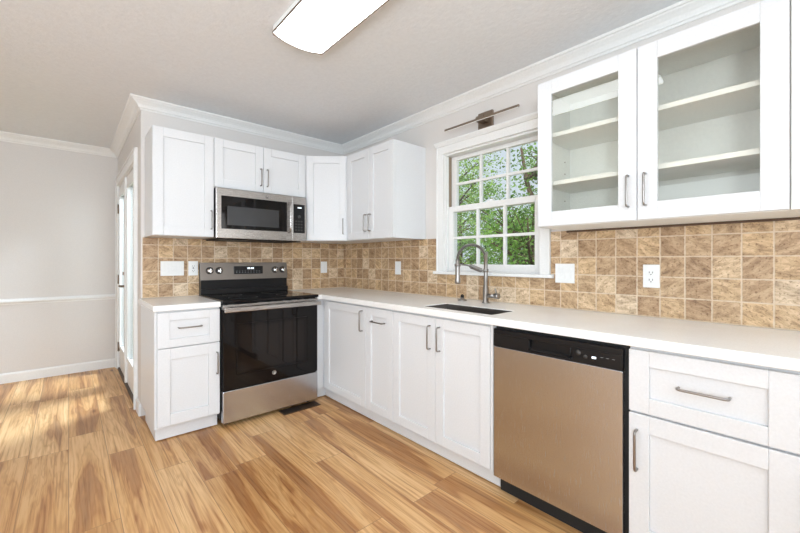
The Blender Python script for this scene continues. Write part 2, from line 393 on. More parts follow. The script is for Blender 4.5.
# ---- window builder: local x along the opening (left to right seen from inside), local y outward, z world
def window(name, loc, rz, w, z0, z1, label, cols=3, stool=True):
    R = sempty(name, label, 'window', loc, rz)
    cs = .066
    mb = MB()
    mb.box(-cs, .004, -.02, 0, z0-.0, z1+.004); mb.box(w-.004, w+cs, -.02, 0, z0, z1+.004)
    mb.box(-cs, w+cs, -.022, 0, z1, z1+.062)
    # beads on casing
    mb.box(-cs, -cs+.012, -.028, -.02, z0, z1+.06); mb.box(w+cs-.012, w+cs, -.028, -.02, z0, z1+.06)
    mb.build('casing', M['trim'], R, .002)
    MB().prism([(-.03, z1+.062), (-.045, z1+.078), (-.05, z1+.085), (-.05, z1+.094), (0, z1+.094), (0, z1+.062)], -cs-.006, w+cs+.006, 'x').build('cap_moulding', M['trim'], R, .001)
    MB().box(-cs-.022, w+cs+.022, -.045, .03, z0-.022, z0).build('sill', M['trim'], R, .004)
    MB().box(0, .014, 0, .145, z0, z1).box(w-.014, w, 0, .145, z0, z1).box(.014, w-.014, 0, .145, z1-.014, z1).box(.014, w-.014, .03, .145, z0, z0+.014).build('window_frame', M['trim'], R)
    zm = z0+(z1-z0)*.53
    MB().box(.014, .0165, .031, .070, zm+.024, z1-.014).box(w-.0165, w-.014, .031, .070, zm+.024, z1-.014).build('jamb_liner', M['jamb'], R)
    MB().box(.014, .022, .018, .030, z0+.014, z1-.014).box(w-.022, w-.014, .018, .030, z0+.014, z1-.014).build('stop_bead', M['trim'], R, .002)
    def sash(nm, y, a, b, bot, top):
        st = .047; x0, x1 = .0175, w-.0175
        mb = MB(); mb.box(x0, x0+st, y, y+.034, a, b).box(x1-st, x1, y, y+.034, a, b).box(x0+st, x1-st, y, y+.034, a, a+bot).box(x0+st, x1-st, y, y+.034, b-top, b)
        gx0, gx1, gz0, gz1 = x0+st, x1-st, a+bot, b-top
        for k in range(1, cols):
            xx = gx0+(gx1-gx0)*k/cols; mb.box(xx-.010, xx+.010, y+.004, y+.030, gz0, gz1)
        zz = (gz0+gz1)/2; mb.box(gx0, gx1, y+.005, y+.029, zz-.010, zz+.010)
        s = mb.build(nm, M['trim'], R, .002)
        MB().box(gx0-.004, gx1+.004, y+.015, y+.019, gz0-.004, gz1+.004).build('glass_pane', M['glass'], s)
        return s
    lo = sash('lower_sash', .032, z0+.014, zm+.022, .045, .045)
    sash('upper_sash', .072, zm-.022, z1-.016, .036, .030)
    MB().box(w/2-.03, w/2+.03, .030, .060, zm+.022, zm+.030).cyl((w/2, .045, zm+.030), (w/2, .045, zm+.040), .010).box(w/2-.006, w/2+.028, .038, .052, zm+.034, zm+.040).build('sash_lock', M['plastic'], R, .001)
    return R
window('window_1', (0, W0, 0), -PI/2, W0-W1, WZ0, WZ1, 'white double-hung window above the sink')
window('window_2', (0, V0, 0), -PI/2, V0-V1, VZ0, VZ1, 'white double-hung window further along the side wall')

# ---- double patio doors in the nook wall: local x = world -y ... seen from inside; build straight in world coordinates
F = sempty('trim_3', 'white casing around the patio doors', 'trim')
mb = MB(); cw = .085
mb.box(XO-.018, XO, DY0-cw, DY0+.006, 0, DZ+cw).box(XO-.018, XO, DY1-.006, DY1+cw, 0, DZ+cw).box(XO-.018, XO, DY0, DY1, DZ-.006, DZ+cw)
mb.box(XO-.026, XO-.018, DY0-cw, DY0-cw+.018, 0, DZ+cw).box(XO-.026, XO-.018, DY1+cw-.018, DY1+cw, 0, DZ+cw).box(XO-.026, XO-.018, DY0-cw, DY1+cw, DZ+cw-.018, DZ+cw)
mb.build('casing', M['trim'], F, .002)
MB().box(XO, XO+.12, DY0, DY0+.018, 0, DZ).box(XO, XO+.12, DY1-.018, DY1, 0, DZ).box(XO, XO+.12, DY0+.018, DY1-.018, DZ-.018, DZ).build('jamb', M['trim'], F)
MB().box(XO-.012, XO+.12, DY0+.018, DY1-.018, 0, .02).build('threshold', M['alum'], F)
def leaf(name, y0, y1, handle_side, label):
    R = sempty(name, label, 'door')
    x0, x1 = XO+.006, XO+.046; zb, zt = .024, DZ-.022; st = .105
    gz0, gz1 = .27, zt-.11
    mb = MB().box(x0, x1, y0, y0+st, zb, zt).box(x0, x1, y1-st, y1, zb, zt).box(x0, x1, y0+st, y1-st, zb, gz0).box(x0, x1, y0+st, y1-st, gz1, zt)
    mb.build('door_panel', M['trim'], R, .002)
    a, b_ = y0+st, y1-st
    mb = MB()
    for s_ in (0, 1):
        xx0, xx1 = (x0-.012, x0) if s_ == 0 else (x1, x1+.01)
        mb.box(xx0, xx1, a-.02, a+.018, gz0-.02, gz1+.02).box(xx0, xx1, b_-.018, b_+.02, gz0-.02, gz1+.02).box(xx0, xx1, a+.018, b_-.018, gz0-.02, gz0+.018).box(xx0, xx1, a+.018, b_-.018, gz1-.018, gz1+.02)
    mb.build('glazing_bead', M['trim'], R, .004)
    MB().box(x0+.015, x0+.023, a, b_, gz0, gz1).build('glass_pane', M['glass'], R)
    for z in (.25, 1.0, 1.78):
        yy = y1+.002 if handle_side < 0 else y0-.002
        MB().cyl((x0-.010, yy, z-.05), (x0-.010, yy, z+.05), .009, 12).box(x0-.003, x0, min(yy, yy-handle_side*-.0)-.012, yy+.012, z-.045, z+.045).build('hinge', M['bronze'], R)
    return R
d1 = leaf('door_1', .987, DY1-.022, -1, 'white glass patio door leaf with lever handle')
d2 = leaf('door_2', DY0+.022, .983, 1, 'white glass patio door leaf nearer the kitchen')
MB().box(XO-.014, XO+.006, .965, 1.003, .024, DZ-.03).build('astragal', M['trim'], d2, .003)
hx = XO+.006; hy = 1.045
h = MB().lathe([(.0, -.0), (.028, 0), (.028, -.008), (.012, -.012), (.011, -.045), (0, -.045)], (hx, hy, .955), 'x').tube([(hx-.045, hy-.004, .955), (hx-.050, hy+.02, .957), (hx-.050, hy+.07, .955), (hx-.046, hy+.115, .948)], [.011, .010, .008, .007]).build('lever_handle', M['bronze'], d1)
MB().lathe([(0, 0), (.027, 0), (.027, -.008), (.020, -.014), (0, -.014)], (hx, hy, 1.08), 'x').box(hx-.030, hx-.014, hy-.004, hy+.004, 1.064, 1.096).build('deadbolt', M['bronze'], d1)

# ------------------------------------------------------------------ cabinets (local: x right, y into wall, z up; door front at y=0)
def pull(parent, cx, cz, L, vertical, y=0, mat=None, r=.0048, name='handle'):
    pts = []
    so = .030; rr = .011; hlf = L/2
    loc = [(-hlf, 0.0), (-hlf, -so+rr)]
    for k in range(1, 6): a = PI/2*k/5; loc.append((-hlf+rr-rr*math.cos(a), -so+rr-rr*math.sin(a)))
    for k in range(0, 6): a = PI/2*k/5; loc.append((hlf-rr+rr*math.sin(a), -so+rr-rr*math.cos(a)))
    loc.append((hlf, 0))
    for u, d in loc: pts.append((cx, y+d, cz+u) if vertical else (cx+u, y+d, cz))
    return MB().tube(pts, r, 12).build(name, mat or M['nickel'], parent)
def shaker(name, parent, x0, x1, z0, z1, st=.062, rail=.062, y=0, t=.02, glass=False, gap=.0015, sb=None):
    x0 += gap; x1 -= gap; z0 += gap; z1 -= gap
    mb = MB()
    mb.box(x0, x0+st, y, y+t, z0, z1).box(x1-st, x1, y, y+t, z0, z1)
    mb.box(x0+st, x1-st, y, y+t, z0, z0+rail).box(x0+st, x1-st, y, y+t, z1-rail, z1)
    if not glass: mb.box(x0+st, x1-st, y+.010, y+t-.002, z0+rail, z1-rail)
    o = mb.build(name, M['cab'], parent, .0022)
    if glass: MB().box(x0+st-.006, x1-st+.006, y+.009, y+.013, z0+rail-.006, z1-rail+.006).build('glass_pane', M['cabglass'], o)
    return o

# base units. D=.635 door front to wall
def base_unit(name, label, loc, rz, w, depth, ztop=.874, cat='cabinet', toe=(0, None), carc_x=None, sink_cut=None):
    R = thing(name, label, cat, loc, rz)
    x0, x1 = carc_x or (0, w)
    if sink_cut is None: box('cabinet_body', M['cab'], R, x0+.0005, x1-.0005, .021, depth-.002, .1, ztop, bevel=.001)
    else:
        MB().box(x0+.0005, x0+.018, .021, depth-.002, .1, ztop).box(x1-.018, x1-.0005, .021, depth-.002, .1, ztop).box(x0+.018, x1-.018, .021, depth-.002, .1, .118).box(x0+.018, x1-.018, depth-.014, depth-.002, .118, ztop).box(x0+.018, x1-.018, .021, .038, ztop-.05, ztop).build('cabinet_body', M['cab'], R)
    box('toe_kick', M['cab'], R, (x0 if toe[0] is None else toe[0])+.0005, (toe[1] if toe[1] is not None else x1)-.0005, .068, .5, 0.007, .0995, bevel=.001)
    return R
DF = .635
# left of range
R = base_unit('base_cabinet', 'narrow white base cabinet left of the range with one drawer over a door', (-1.85, -DF, 0), 0, .384, DF)
dr = shaker('drawer', R, .0, .384, .628, .864, .070, .055); pull(dr, .192, .757, .14, False)
dd = shaker('door', R, .0, .384, .112, .625, .074, .075); pull(dd, .362, .478, .15, True)
box('end_panel', M['cab'], R, -.012, 0, .021, DF-.002, .1, .874, bevel=.001)
# corner unit: reaches from the range to the first door on the window wall (L-shaped body)
R = thing('corner_cabinet', 'white corner base cabinet between the range and the trash pull-out', 'cabinet', (0, 0, 0))
MB().prism([(-.693, -.612), (-.612, -.612), (-.612, -1.2645), (-.002, -1.2645), (-.002, -.002), (-.693, -.002)], .1, .874).build('cabinet_body', M['cab'], R, .001)
MB().prism([(-.693, -.567), (-.567, -.567), (-.567, -1.2645), (-.2, -1.2645), (-.2, -.3), (-.693, -.3)], .007, .0995).build('toe_kick', M['cab'], R, .001)
MB().box(-.693, -.640, -.634, -.613, .1, .866).build('filler_strip', M['cab'], R, .001)
Rr = -PI/2
pv = bpy.data.objects.new('door', None)   # door as a mesh placed in side-wall frame
bpy.data.objects.remove(pv)
dd = shaker('door', R, .0, .585, .112, .864, .062, .060); dd.location = (-DF, -.678, 0); dd.rotation_euler = (0, 0, Rr)
hh = pull(dd, .545, .757, .15, True)
# pull-out
R = base_unit('pull_out_cabinet', 'narrow white pull-out base cabinet with a horizontal pull at its top', (-DF, -1.265, 0), Rr, .308, DF)
dd = shaker('door', R, 0, .308, .112, .864, .060, .060); pull(dd, .154, .770, .14, False)
# sink base
R = base_unit('sink_cabinet', 'white double-door base cabinet under the sink', (-DF, -1.574, 0), Rr, .798, DF, sink_cut=True)
dd = shaker('door', R, 0, .390, .112, .864); pull(dd, .350, .742, .14, True)
dd = shaker('door', R, .390, .780, .112, .864); pull(dd, .428, .742, .14, True)
box('filler_strip', M['cab'], R, .782, .7975, .002, .021, .1, .872, bevel=.001)
# drawer base right of dishwasher
def drawer_base(label, y):
    R = base_unit('base_cabinet', label, (-DF, y, 0), Rr, .462, DF)
    dr = shaker('drawer', R, 0, .462, .622, .864, .068, .060); pull(dr, .231, .750, .14, False)
    dd = shaker('door', R, 0, .462, .112, .617, .068, .068); pull(dd, .030, .478, .15, True)
drawer_base('wide white drawer over door base cabinet right of the dishwasher', -2.998)
drawer_base('white drawer base cabinet at the near end of the worktop run', -3.461)

# ------------------------------------------------------------------ worktops
ct0, ct1 = .876, .914
c = MB().box(-1.874, -1.4655, -.651, -.012, ct0, ct1).build('worktop', M['quartz'], None, .003)
tag(c, 'short white quartz worktop left of the range', 'worktop')
# L-shaped with the sink cutout
SX0, SX1, SY0, SY1 = -.565, -.335, -2.315, -1.795
mb = MB()
mb.box(-.651, -.012, -1.78, -.651, ct0, ct1)
bm = mb.bm; bm.free(); mb = MB()
# outline grid so that the cutout is clean
xs = [-.693, -.651, SX0, SX1, -.012]; ys = [-3.925, SY0, SY1, -.651, -.012]
vd = {}
def V(i, j, z):
    k = (i, j, z)
    if k not in vd: vd[k] = mb.bm.verts.new((xs[i], ys[j], z))
    return vd[k]
cells = {(i, j) for i in range(4) for j in range(4) if not (i == 0 and j != 3) and (i, j) != (2, 1)}
for (i, j) in cells:
    for z in (ct0, ct1): mb.face([V(i, j, z), V(i+1, j, z), V(i+1, j+1, z), V(i, j+1, z)])
    for (di, dj, a, b_) in ((-1, 0, (i, j), (i, j+1)), (1, 0, (i+1, j), (i+1, j+1)), (0, -1, (i, j), (i+1, j)), (0, 1, (i, j+1), (i+1, j+1))):
        if (i+di, j+dj) not in cells: mb.face([V(*a, ct0), V(*b_, ct0), V(*b_, ct1), V(*a, ct1)])
c = mb.build('worktop', M['quartz'], None, .003)
tag(c, 'long white quartz worktop running under the window', 'worktop')
# sink bowl
S = thing('kitchen_sink', 'rectangular stainless undermount sink below the window', 'sink', (0, 0, 0))
mb = MB(); zt, zb_ = ct1-.003, ct0-.20; t = .0012
x0, x1, y0, y1 = SX0+.0016, SX1-.0016, SY0+.0016, SY1-.0016
mb.box(x0-t, x0, y0-t, y1+t, zb_, zt).box(x1, x1+t, y0-t, y1+t, zb_, zt).box(x0, x1, y0-t, y0, zb_, zt).box(x0, x1, y1, y1+t, zb_, zt).box(x0-t, x1+t, y0-t, y1+t, zb_-t, zb_)
mb.build('bowl', M['sink'], S)
MB().lathe([(0, 0), (.045, 0), (.045, .003), (.03, .003), (.028, .001), (0, .001)], ((x0+x1)/2, (y0+y1)/2, zb_+.0005)).build('drain', M['chrome'], S)

# faucet
FX, FY = -.118, -1.96; Z0 = ct1+.001
Fa = thing('kitchen_faucet', 'tall brushed steel spring faucet behind the sink', 'faucet', (FX, FY, Z0))
MB().lathe([(0, 0), (.027, 0), (.027, .006), (.020, .010), (.020, .10), (.0175, .104), (.0175, .115), (.0135, .120), (.0135, .335), (.0155, .338), (.0155, .352), (0, .352)]).build('column', M['nickel'], Fa)
MB().cyl((0, 0, .052), (0.0, -.075, .052), .0145).cyl((0, -.075, .052), (0, -.104, .052), .019).cyl((0, -.092, .062), (-.028, -.094, .105), .0045, 10).build('lever_handle', M['nickel'], Fa)
# arc path of hose
arc = [(0, 0, .352)]
R_ = .151
for k in range(0, 25):
    a = PI*k/24; arc.append((-R_+R_*math.cos(a), 0, .30+.055+ .060*math.sin(a)*1.0 if False else .352-.03+ .085*math.sin(a)))
arc = [(-R_+R_*math.cos(PI*k/24), 0, .30+.098*math.sin(PI*k/24)) for k in range(25)]
MB().tube([(0, 0, .345)]+[(x, y, z+.0) for x, y, z in arc if True][1:], .0062, 10).build('hose', M['blackmat'], Fa)
pts = []; turns = 46
path = [Vector(p) for p in arc]
nstep = turns*9
for s_ in range(nstep+1):
    f = s_/nstep*(len(path)-1); i = min(int(f), len(path)-2); q = path[i].lerp(path[i+1], f-i); t_ = (path[i+1]-path[i]).normalized()
    sd = Vector((0, 1, 0)); up = t_.cross(sd); a = 2*PI*turns*s_/nstep
    pts.append(q+(sd*math.cos(a)+up*math.sin(a))*.0085)
MB().tube(pts, .0019, 6).build('spring_coil', M['nickel'], Fa)
MB().lathe([(0, .300), (.0125, .300), (.0125, .270), (.0145, .262), (.0145, .185), (.018, .172), (.018, .150), (.0165, .146), (0, .146)], (-2*R_, 0, 0)).build('spray_head', M['nickel'], Fa)
MB().tube([(0, 0, .225), (-.06, 0, .222), (-.20, 0, .262), (-2*R_+.016, 0, .268)], .0048, 10).tube([(-2*R_, .0, .268), (-2*R_, .0001, .2681)], .0001, 4).lathe([(.0148, .256), (.0195, .256), (.0195, .274), (.0148, .274)], (-2*R_, 0, 0)).lathe([(.0138, .214), (.019, .214), (.019, .236), (.0138, .236)]).build('support_arm', M['nickel'], Fa)
cp_ = [Vector((-.055-.115*k/150, 0, .226+.030*k/150))+Vector((0, math.cos(2*PI*k/12), math.sin(2*PI*k/12)))*.014 for k in range(151)]
MB().tube(cp_, .0022, 6).build('hose_guide_coil', M['nickel'], Fa)
# soap dispenser / air gap
Sd = thing('soap_dispenser', 'small low brushed steel deck fitting left of the faucet', 'soap dispenser', (-.115, -1.752, Z0))
MB().lathe([(0, 0), (.034, 0), (.034, .004), (.026, .010), (.014, .012), (.014, .022), (0, .022)]).build('base', M['nickel'], Sd)
MB().lathe([(0, .022), (.011, .022), (.013, .030), (.011, .040), (.004, .046), (0, .046)]).build('push_button', M['black'], Sd)

# ------------------------------------------------------------------ backsplashes
ZB = 1.389
o = MB().box(-1.852, -.0005, -.010, -.0005, .915, ZB-.0005).box(-1.4655, -.693, -.010, -.0005, .86, .915).build('tiled_backsplash', M['tileB']); tag(o, 'square travertine tile backsplash behind the range', 'backsplash')
mb = MB(); yw0, yw1 = W0+.089, W1-.089; zs = WZ0-.024
mb.box(-.010, -.0005, yw0, -.0115, .915, ZB-.0005).box(-.010, -.0005, yw1, yw0, .915, zs).box(-.010, -.0005, -3.90, yw1, .915, ZB-.0005)
mb.box(-.010, -.0005, W1-.068, W1-.089, WZ0+.002, ZB-.0005).box(-.010, -.0005, W0+.068, W0+.089, WZ0+.002, ZB-.0005)
o = mb.build('tiled_backsplash', M['tileR']); tag(o, 'square travertine tile backsplash along the window wall', 'backsplash')

# ------------------------------------------------------------------ wall cabinets
ZT = 2.169; U = .368
def wall_body(R, w, z0, z1, depth, name='cabinet_body'):
    return box(name, M['cab'], R, .0005, w-.0005, .021, depth-.002, z0, z1, bevel=.001)
# left of microwave
R = thing('wall_cabinet', 'single-door white wall cabinet left of the microwave', 'cabinet', (-1.838, -U, 0))
wall_body(R, .404, ZB, ZT, U); dd = shaker('door', R, 0, .404, ZB+.001, ZT, .066, .066); pull(dd, .382, 1.522, .14, True)
# above microwave
R = thing('wall_cabinet', 'short double-door white wall cabinet above the microwave', 'cabinet', (-1.433, -U, 0))
wall_body(R, .777, 1.782, ZT, U)
dd = shaker('door', R, 0, .3885, 1.783, ZT, .066, .066); pull(dd, .362, 1.908, .14, True)
dd = shaker('door', R, .3885, .777, 1.783, ZT, .066, .066); pull(dd, .418, 1.908, .14, True)
# diagonal corner
R = thing('wall_cabinet', 'angled white wall cabinet in the corner', 'cabinet', (0, 0, 0))
cA = Vector((-.655, -U)); cB = Vector((-U, -.612)); dv_ = (cB-cA); L_ = dv_.length; dn = Vector((dv_.y, -dv_.x)).normalized()  # towards room
nrm = Vector((-abs(dn.x), -abs(dn.y)))
i_ = .021
MB().prism([(-.655, -.002), (-.655, -U+.022), (-.655+.014, -U+.015), (-U+.012, -.6055-.0), (-.345, -.6055), (-.002, -.6055), (-.002, -.002)], ZB, ZT).build('cabinet_body', M['cab'], R, .001)
dd = shaker('door', R, .006, L_-.006, ZB+.001, ZT, .062, .066); dd.location = (cA.x, cA.y, 0); dd.rotation_euler = (0, 0, math.atan2(dv_.y, dv_.x)); pull(dd, L_-.034, 1.522, .14, True)
# right wall small
R = thing('wall_cabinet', 'double-door white wall cabinet left of the window', 'cabinet', (-U, -.612, 0), Rr)
wall_body(R, .654, ZB, ZT, U)
dd = shaker('door', R, .004, .329, ZB+.001, ZT, .062, .066); pull(dd, .298, 1.530, .14, True)
dd = shaker('door', R, .329, .654, ZB+.001, ZT, .062, .066); pull(dd, .360, 1.530, .14, True)
# glass-door cabinet: open carcass with shelves
gy0 = -2.474; gw = .982; hw = .477
R = thing('glass_door_cabinet', 'white wall cabinet with two glass doors and empty shelves', 'cabinet', (-U, gy0, 0), Rr)
dep = U-.002; t = .018
mb = MB().box(0, t, .021, dep, ZB, ZT).box(gw-t, gw, .021, dep, ZB, ZT).box(t, gw-t, .021, dep, ZB, ZB+t).box(t, gw-t, .021, dep, ZT-t, ZT)
mb.box(t, gw-t, dep-.008, dep, ZB+t, ZT-t).box(hw-.018, hw+.018, .021, .040, ZB+t, ZT-t)
mb.box(t, t+.012, .021, .04, ZB+t, ZT-t).box(gw-t-.012, gw-t, .021, .04, ZB+t, ZT-t)
mb.box(2*hw+.003, gw, .002, .021, ZB, ZT)
mb.build('cabinet_body', M['cabin'], R, .001)
for z in (1.625, 1.885): box('shelf', M['cabin'], R, t+.001, gw-t-.001, .045, dep-.009, z-.011, z+.011, bevel=.001)
for xx in (t, gw-t-.002):
    for yy in (.09, .29):
        for z in (1.56, 1.72, 1.79): MB().cyl((xx, yy, z), (xx+.0025, yy, z), .004, 10).build('shelf_pin_hole', M['jamb'], R)
dd = shaker('door', R, 0, hw, ZB+.001, ZT, .076, .076, glass=True); pull(dd, hw-.034, 1.524, .14, True)
dd = shaker('door', R, hw, 2*hw, ZB+.001, ZT, .076, .076, glass=True); pull(dd, hw+.034, 1.524, .14, True)
# dark strip standing in for the shaded gap between wall and glass cabinet
o = box('gap_shade_strip', M['brown'], R, .002, gw-.002, dep-.018, dep-.0005, ZB-.011, ZB-.0005)

# ------------------------------------------------------------------ range (local: x right, y into wall; front of door at y=0; width .762)
def badge(parent, x, z, y, r):
    MB().lathe([(0, 0), (r, 0), (r, -.0012), (r*.86, -.0016), (r*.86, -.0010), (0, -.0010)], (x, y, z), 'y', 32).build('badge', M['steel'], parent)
    cu = bpy.data.curves.new('badge_text', 'FONT'); cu.body = 'GE'; cu.size = r*1.15; cu.align_x = 'CENTER'; cu.align_y = 'CENTER'; cu.extrude = .0002; cu.shear = .25
    to = bpy.data.objects.new('tmp', cu); COL.objects.link(to)
    dg = bpy.context.evaluated_depsgraph_get(); me = bpy.data.meshes.new_from_object(to.evaluated_get(dg)); bpy.data.objects.remove(to)
    o = bpy.data.objects.new('badge_lettering', me); COL.objects.link(o); me.materials.clear(); me.materials.append(M['greymet'])
    o.parent = parent; o.location = (x, y-.0014, z); o.rotation_euler = (PI/2, 0, 0)
G = thing('kitchen_range', 'freestanding stainless range with black glass cooktop and oven door', 'range', (-1.4605, -.668, 0))
RW = .763
MB().box(.002, RW-.002, .042, .628, .05, .898).build('range_body', M['blackmat'], G, .002)
for x in (.05, RW-.05):
    for y in (.09, .58): MB().lathe([(0, .001), (.018, .001), (.018, .008), (.008, .010), (.008, .049), (0, .049)], (x, y, 0), seg=14).build('foot', M['blackmat'], G)
# cooktop
MB().box(0, RW, -.014, .600, .900, .922).build('cooktop', M['glassblack'], G, .004)
for (x, y, r) in ((.20, .16, .105), (.56, .16, .085), (.20, .42, .075), (.56, .42, .105)):
    MB().tube([(x+r*math.cos(2*PI*k/48), y+r*math.sin(2*PI*k/48), .9224) for k in range(48)], .0008, 4, closed=True).build('burner_ring', M['greymet'], G)
# backguard
MB().prism([(.600, .898), (.655, .898), (.655, 1.182), (.614, 1.182), (.608, 1.150), (.594, 1.050)], .004, RW-.004, 'x').build('backguard', M['black'], G, .003)
MB().prism([(.586, 1.042), (.607, 1.190), (.656, 1.190), (.656, 1.183), (.6115, 1.183), (.592, 1.042)], .0, RW, 'x').build('control_panel', M['steeld'], G, .001)
MB().box(.0, RW, .578, .606, .922, .965).build('vent_trim', M['black'], G, .004)
cpy = lambda z: .586+.021*(z-1.042)/.148
for x in (.072, .148, .640, .716):
    k = MB().lathe([(0, 0), (.024, 0), (.025, -.004), (.021, -.008), (.019, -.026), (.016, -.030), (0, -.030)], (x, cpy(1.122)-.002, 1.122), 'y').build('knob', M['chrome'], G)
    MB().lathe([(.0245, 0), (.030, 0), (.030, -.003), (.0245, -.003)], (x, cpy(1.122)-.001, 1.122), 'y').build('knob_ring', M['black'], k)
    MB().box(x-.0035, x+.0035, cpy(1.122)-.040, cpy(1.122)-.030, 1.103, 1.141).build('knob_grip', M['chrome'], k, .001)
dsp = MB().box(.268, .522, .584, .600, 1.088, 1.158).build('display_panel', M['black'], G, .002)
mb = MB()
for i in range(4): mb.box(.383+i*.014+(.004 if i > 1 else 0), .392+i*.014+(.004 if i > 1 else 0), .5832, .584, 1.132, 1.146)
mb.build('clock_digits', M['led'], dsp)
mb = MB()
for i in range(9):
    for j in range(2): mb.box(.284+i*.025, .294+i*.025, .5834, .584, 1.100+j*.013, 1.103+j*.013)
mb.build('touch_marks', M['display'], dsp)
# oven door
od = MB().box(.004, RW-.004, 0, .040, .272, .852).build('oven_door', M['glassblack'], G, .004)
MB().box(.004, RW-.004, -.003, .038, .853, .888).build('door_top_trim', M['steel'], od, .002)
MB().box(.130, RW-.130, -.0008, .0, .395, .720).build('oven_window', M['ovenglass'], od)
MB().tube([(.10, -.0015, .375), (RW-.10, -.0015, .375), (RW-.10, -.0015, .745), (.10, -.0015, .745)], .0012, 4, closed=True).build('window_border', M['black'], od)
MB().box(.000, RW, -.060, -.046, .838, .872).box(.020, .045, -.046, -.003, .842, .868).box(RW-.045, RW-.020, -.046, -.003, .842, .868).build('handle', M['steel'], od, .005)
badge(od, .381, .335, -.0002, .017)
sd_ = MB().box(.004, RW-.004, -.002, .040, .036, .266).build('storage_drawer', M['steelv'], G, .005)

# ------------------------------------------------------------------ microwave
G = thing('microwave', 'over-the-range stainless microwave with black glass door', 'microwave', (-1.432, -.420, 0))
mw = .757; mz0, mz1 = 1.382, 1.776
MB().box(.004, mw-.004, .028, .418, mz0+.004, mz1).build('microwave_body', M['greymet'], G, .003)
MB().box(.03, mw-.03, .05, .40, mz0-.006, mz0+.004).build('underside_grille', M['blackmat'], G, .002)
mb = MB()
for i in range(16): mb.box(.06+i*.014, .068+i*.014, .08, .18, mz0-.008, mz0-.006)
mb.build('grease_filter', M['greymet'], G)
dm = MB().box(0, .618, 0, .026, mz0, mz1-.002).build('door', M['steel'], G, .004)
MB().box(.036, .572, -.002, .0, mz0+.075, mz1-.062).build('door_glass', M['glassblack'], dm, .001)
MB().box(.080, .500, -.0028, -.002, mz0+.105, mz1-.140).build('door_window', M['mwglass'], dm)
MB().tube([(.592, .0, mz0+.075), (.592, -.030, mz0+.085), (.592, -.036, mz0+.11), (.592, -.036, mz1-.10), (.592, -.030, mz1-.075), (.592, 0, mz1-.065)], .0105, 14).build('handle', M['steel'], dm)
badge(dm, .396, mz1-.036, -.0002, .014)
cp = MB().box(.620, mw, 0, .026, mz0, mz1-.002).build('control_panel', M['steel'], G, .004)
MB().box(.634, mw-.016, -.002, 0, mz0+.070, mz1-.070).build('keypad', M['black'], cp, .001)
mb = MB().mat(M['led'])
for i in range(4): mb.box(.672+i*.010, .678+i*.010, -.0028, -.002, mz1-.105, mz1-.094)
mb.build('clock_digits', None, cp)
mb = MB()
for i in range(3):
    for j in range(4): mb.box(.648+i*.026, .666+i*.026, -.0026, -.002, mz0+.088+j*.026, mz0+.102+j*.026)
mb.build('buttons', M['greymet'], cp)
MB().lathe([(0, 0), (.014, 0), (.014, -.003), (0, -.003)], (.688, -.002, mz0+.215), 'y').build('dial_button', M['greymet'], cp)

# ------------------------------------------------------------------ dishwasher (local frame of side wall)
G = thing('dishwasher', 'stainless dishwasher with black control strip between white cabinets', 'dishwasher', (-DF, -2.375, 0), Rr)
dw = .620
MB().box(.002, dw-.002, .024, .60, .10, .872).build('dishwasher_body', M['blackmat'], G)
MB().box(.004, dw-.004, .060, .50, .001, .099).build('toe_kick', M['blackmat'], G)
MB().box(.004, .604, -.004, .022, .098, .768).build('door_panel', M['steelv'], G, .003)
# control strip with pocket handle
mb = MB(); a, b_ = .200, .405
mb.box(.004, .604, -.004, .022, .832, .858).box(.004, a, -.004, .022, .7695, .832).box(b_, .604, -.004, .022, .7695, .832).box(a, b_, -.004, .022, .7695, .782).box(a, b_, .014, .022, .782, .832)
cs_ = mb.build('control_strip', M['black'], G, .002)
MB().tube([(a+.004, -.005, .826), (a+.006, -.006, .797), (a+.016, -.006, .788), (b_-.016, -.006, .788), (b_-.006, -.006, .797), (b_-.004, -.005, .826)], .003, 8).build('handle_lip', M['black'], cs_)
MB().lathe([(0, 0), (.011, 0), (.011, -.003), (0, -.003)], (.432, -.004, .812), 'y').lathe([(0, 0), (.008, 0), (.008, -.003), (0, -.003)], (.462, -.004, .800), 'y').build('button', M['greymet'], cs_)
mb = MB().box(.488, .504, -.0052, -.004, .798, .806)
mb.build('indicator_light', M['led'], cs_)
mb = MB()
for i in range(3): mb.box(.522+i*.022, .532+i*.022, -.0048, -.004, .808, .8095)
mb.build('printed_marks', M['display'], cs_)

# ------------------------------------------------------------------ wall plates (local: x right, y into wall)
def plate(name, label, cat, loc, rz, w, h, kind):
    R = thing(name, label, cat, loc, rz)
    MB().box(-w/2, w/2, -.006, -.0005, -h/2, h/2).build('cover_plate', M['plastic'], R, .002)
    def rocker(x):
        mb = MB().prism([(-.006, -.033), (-.0095, -.033), (-.0065, 0), (-.0095, .033), (-.006, .033)], x-.0165, x+.0165, 'x')
        mb.build('rocker_switch', M['plastic'], R, .0006)
    def outlet(x, gfci=False):
        f = MB().box(x-.0168, x+.0168, -.009, -.006, -.034, .034).build('receptacle', M['plastic'], R, .001)
        for z in (.019, -.019):
            mb = MB(); mb.box(x-.0085, x-.0060, -.0096, -.009, z-.004, z+.005).box(x+.0060, x+.0085, -.0096, -.009, z-.004, z+.005)
            mb.lathe([(0, -.0096), (.0028, -.0096), (.0028, -.009), (0, -.009)], (x, 0, z-.010), 'y', 12)
            mb.build('socket_slots', M['slot'], f)
        if gfci: MB().box(x-.006, x+.006, -.0100, -.009, -.004, -.001).box(x-.006, x+.006, -.0100, -.009, .001, .004).build('test_buttons', M['slot'], f)
    if kind == 'out': outlet(0)
    elif kind == 'gfci': outlet(0, True)
    else:
        n = kind
        for i in range(n): rocker((i-(n-1)/2)*.046)
    return R
yb = -.010
plate('light_switch', 'white triple rocker switch plate on the tiles left of the range', 'switch', (-1.651, yb, 1.144), 0, .165, .118, 3)
plate('wall_outlet', 'white outlet between the triple switch plate and the range', 'outlet', (-1.500, yb, 1.143), 0, .072, .120, 'gfci')
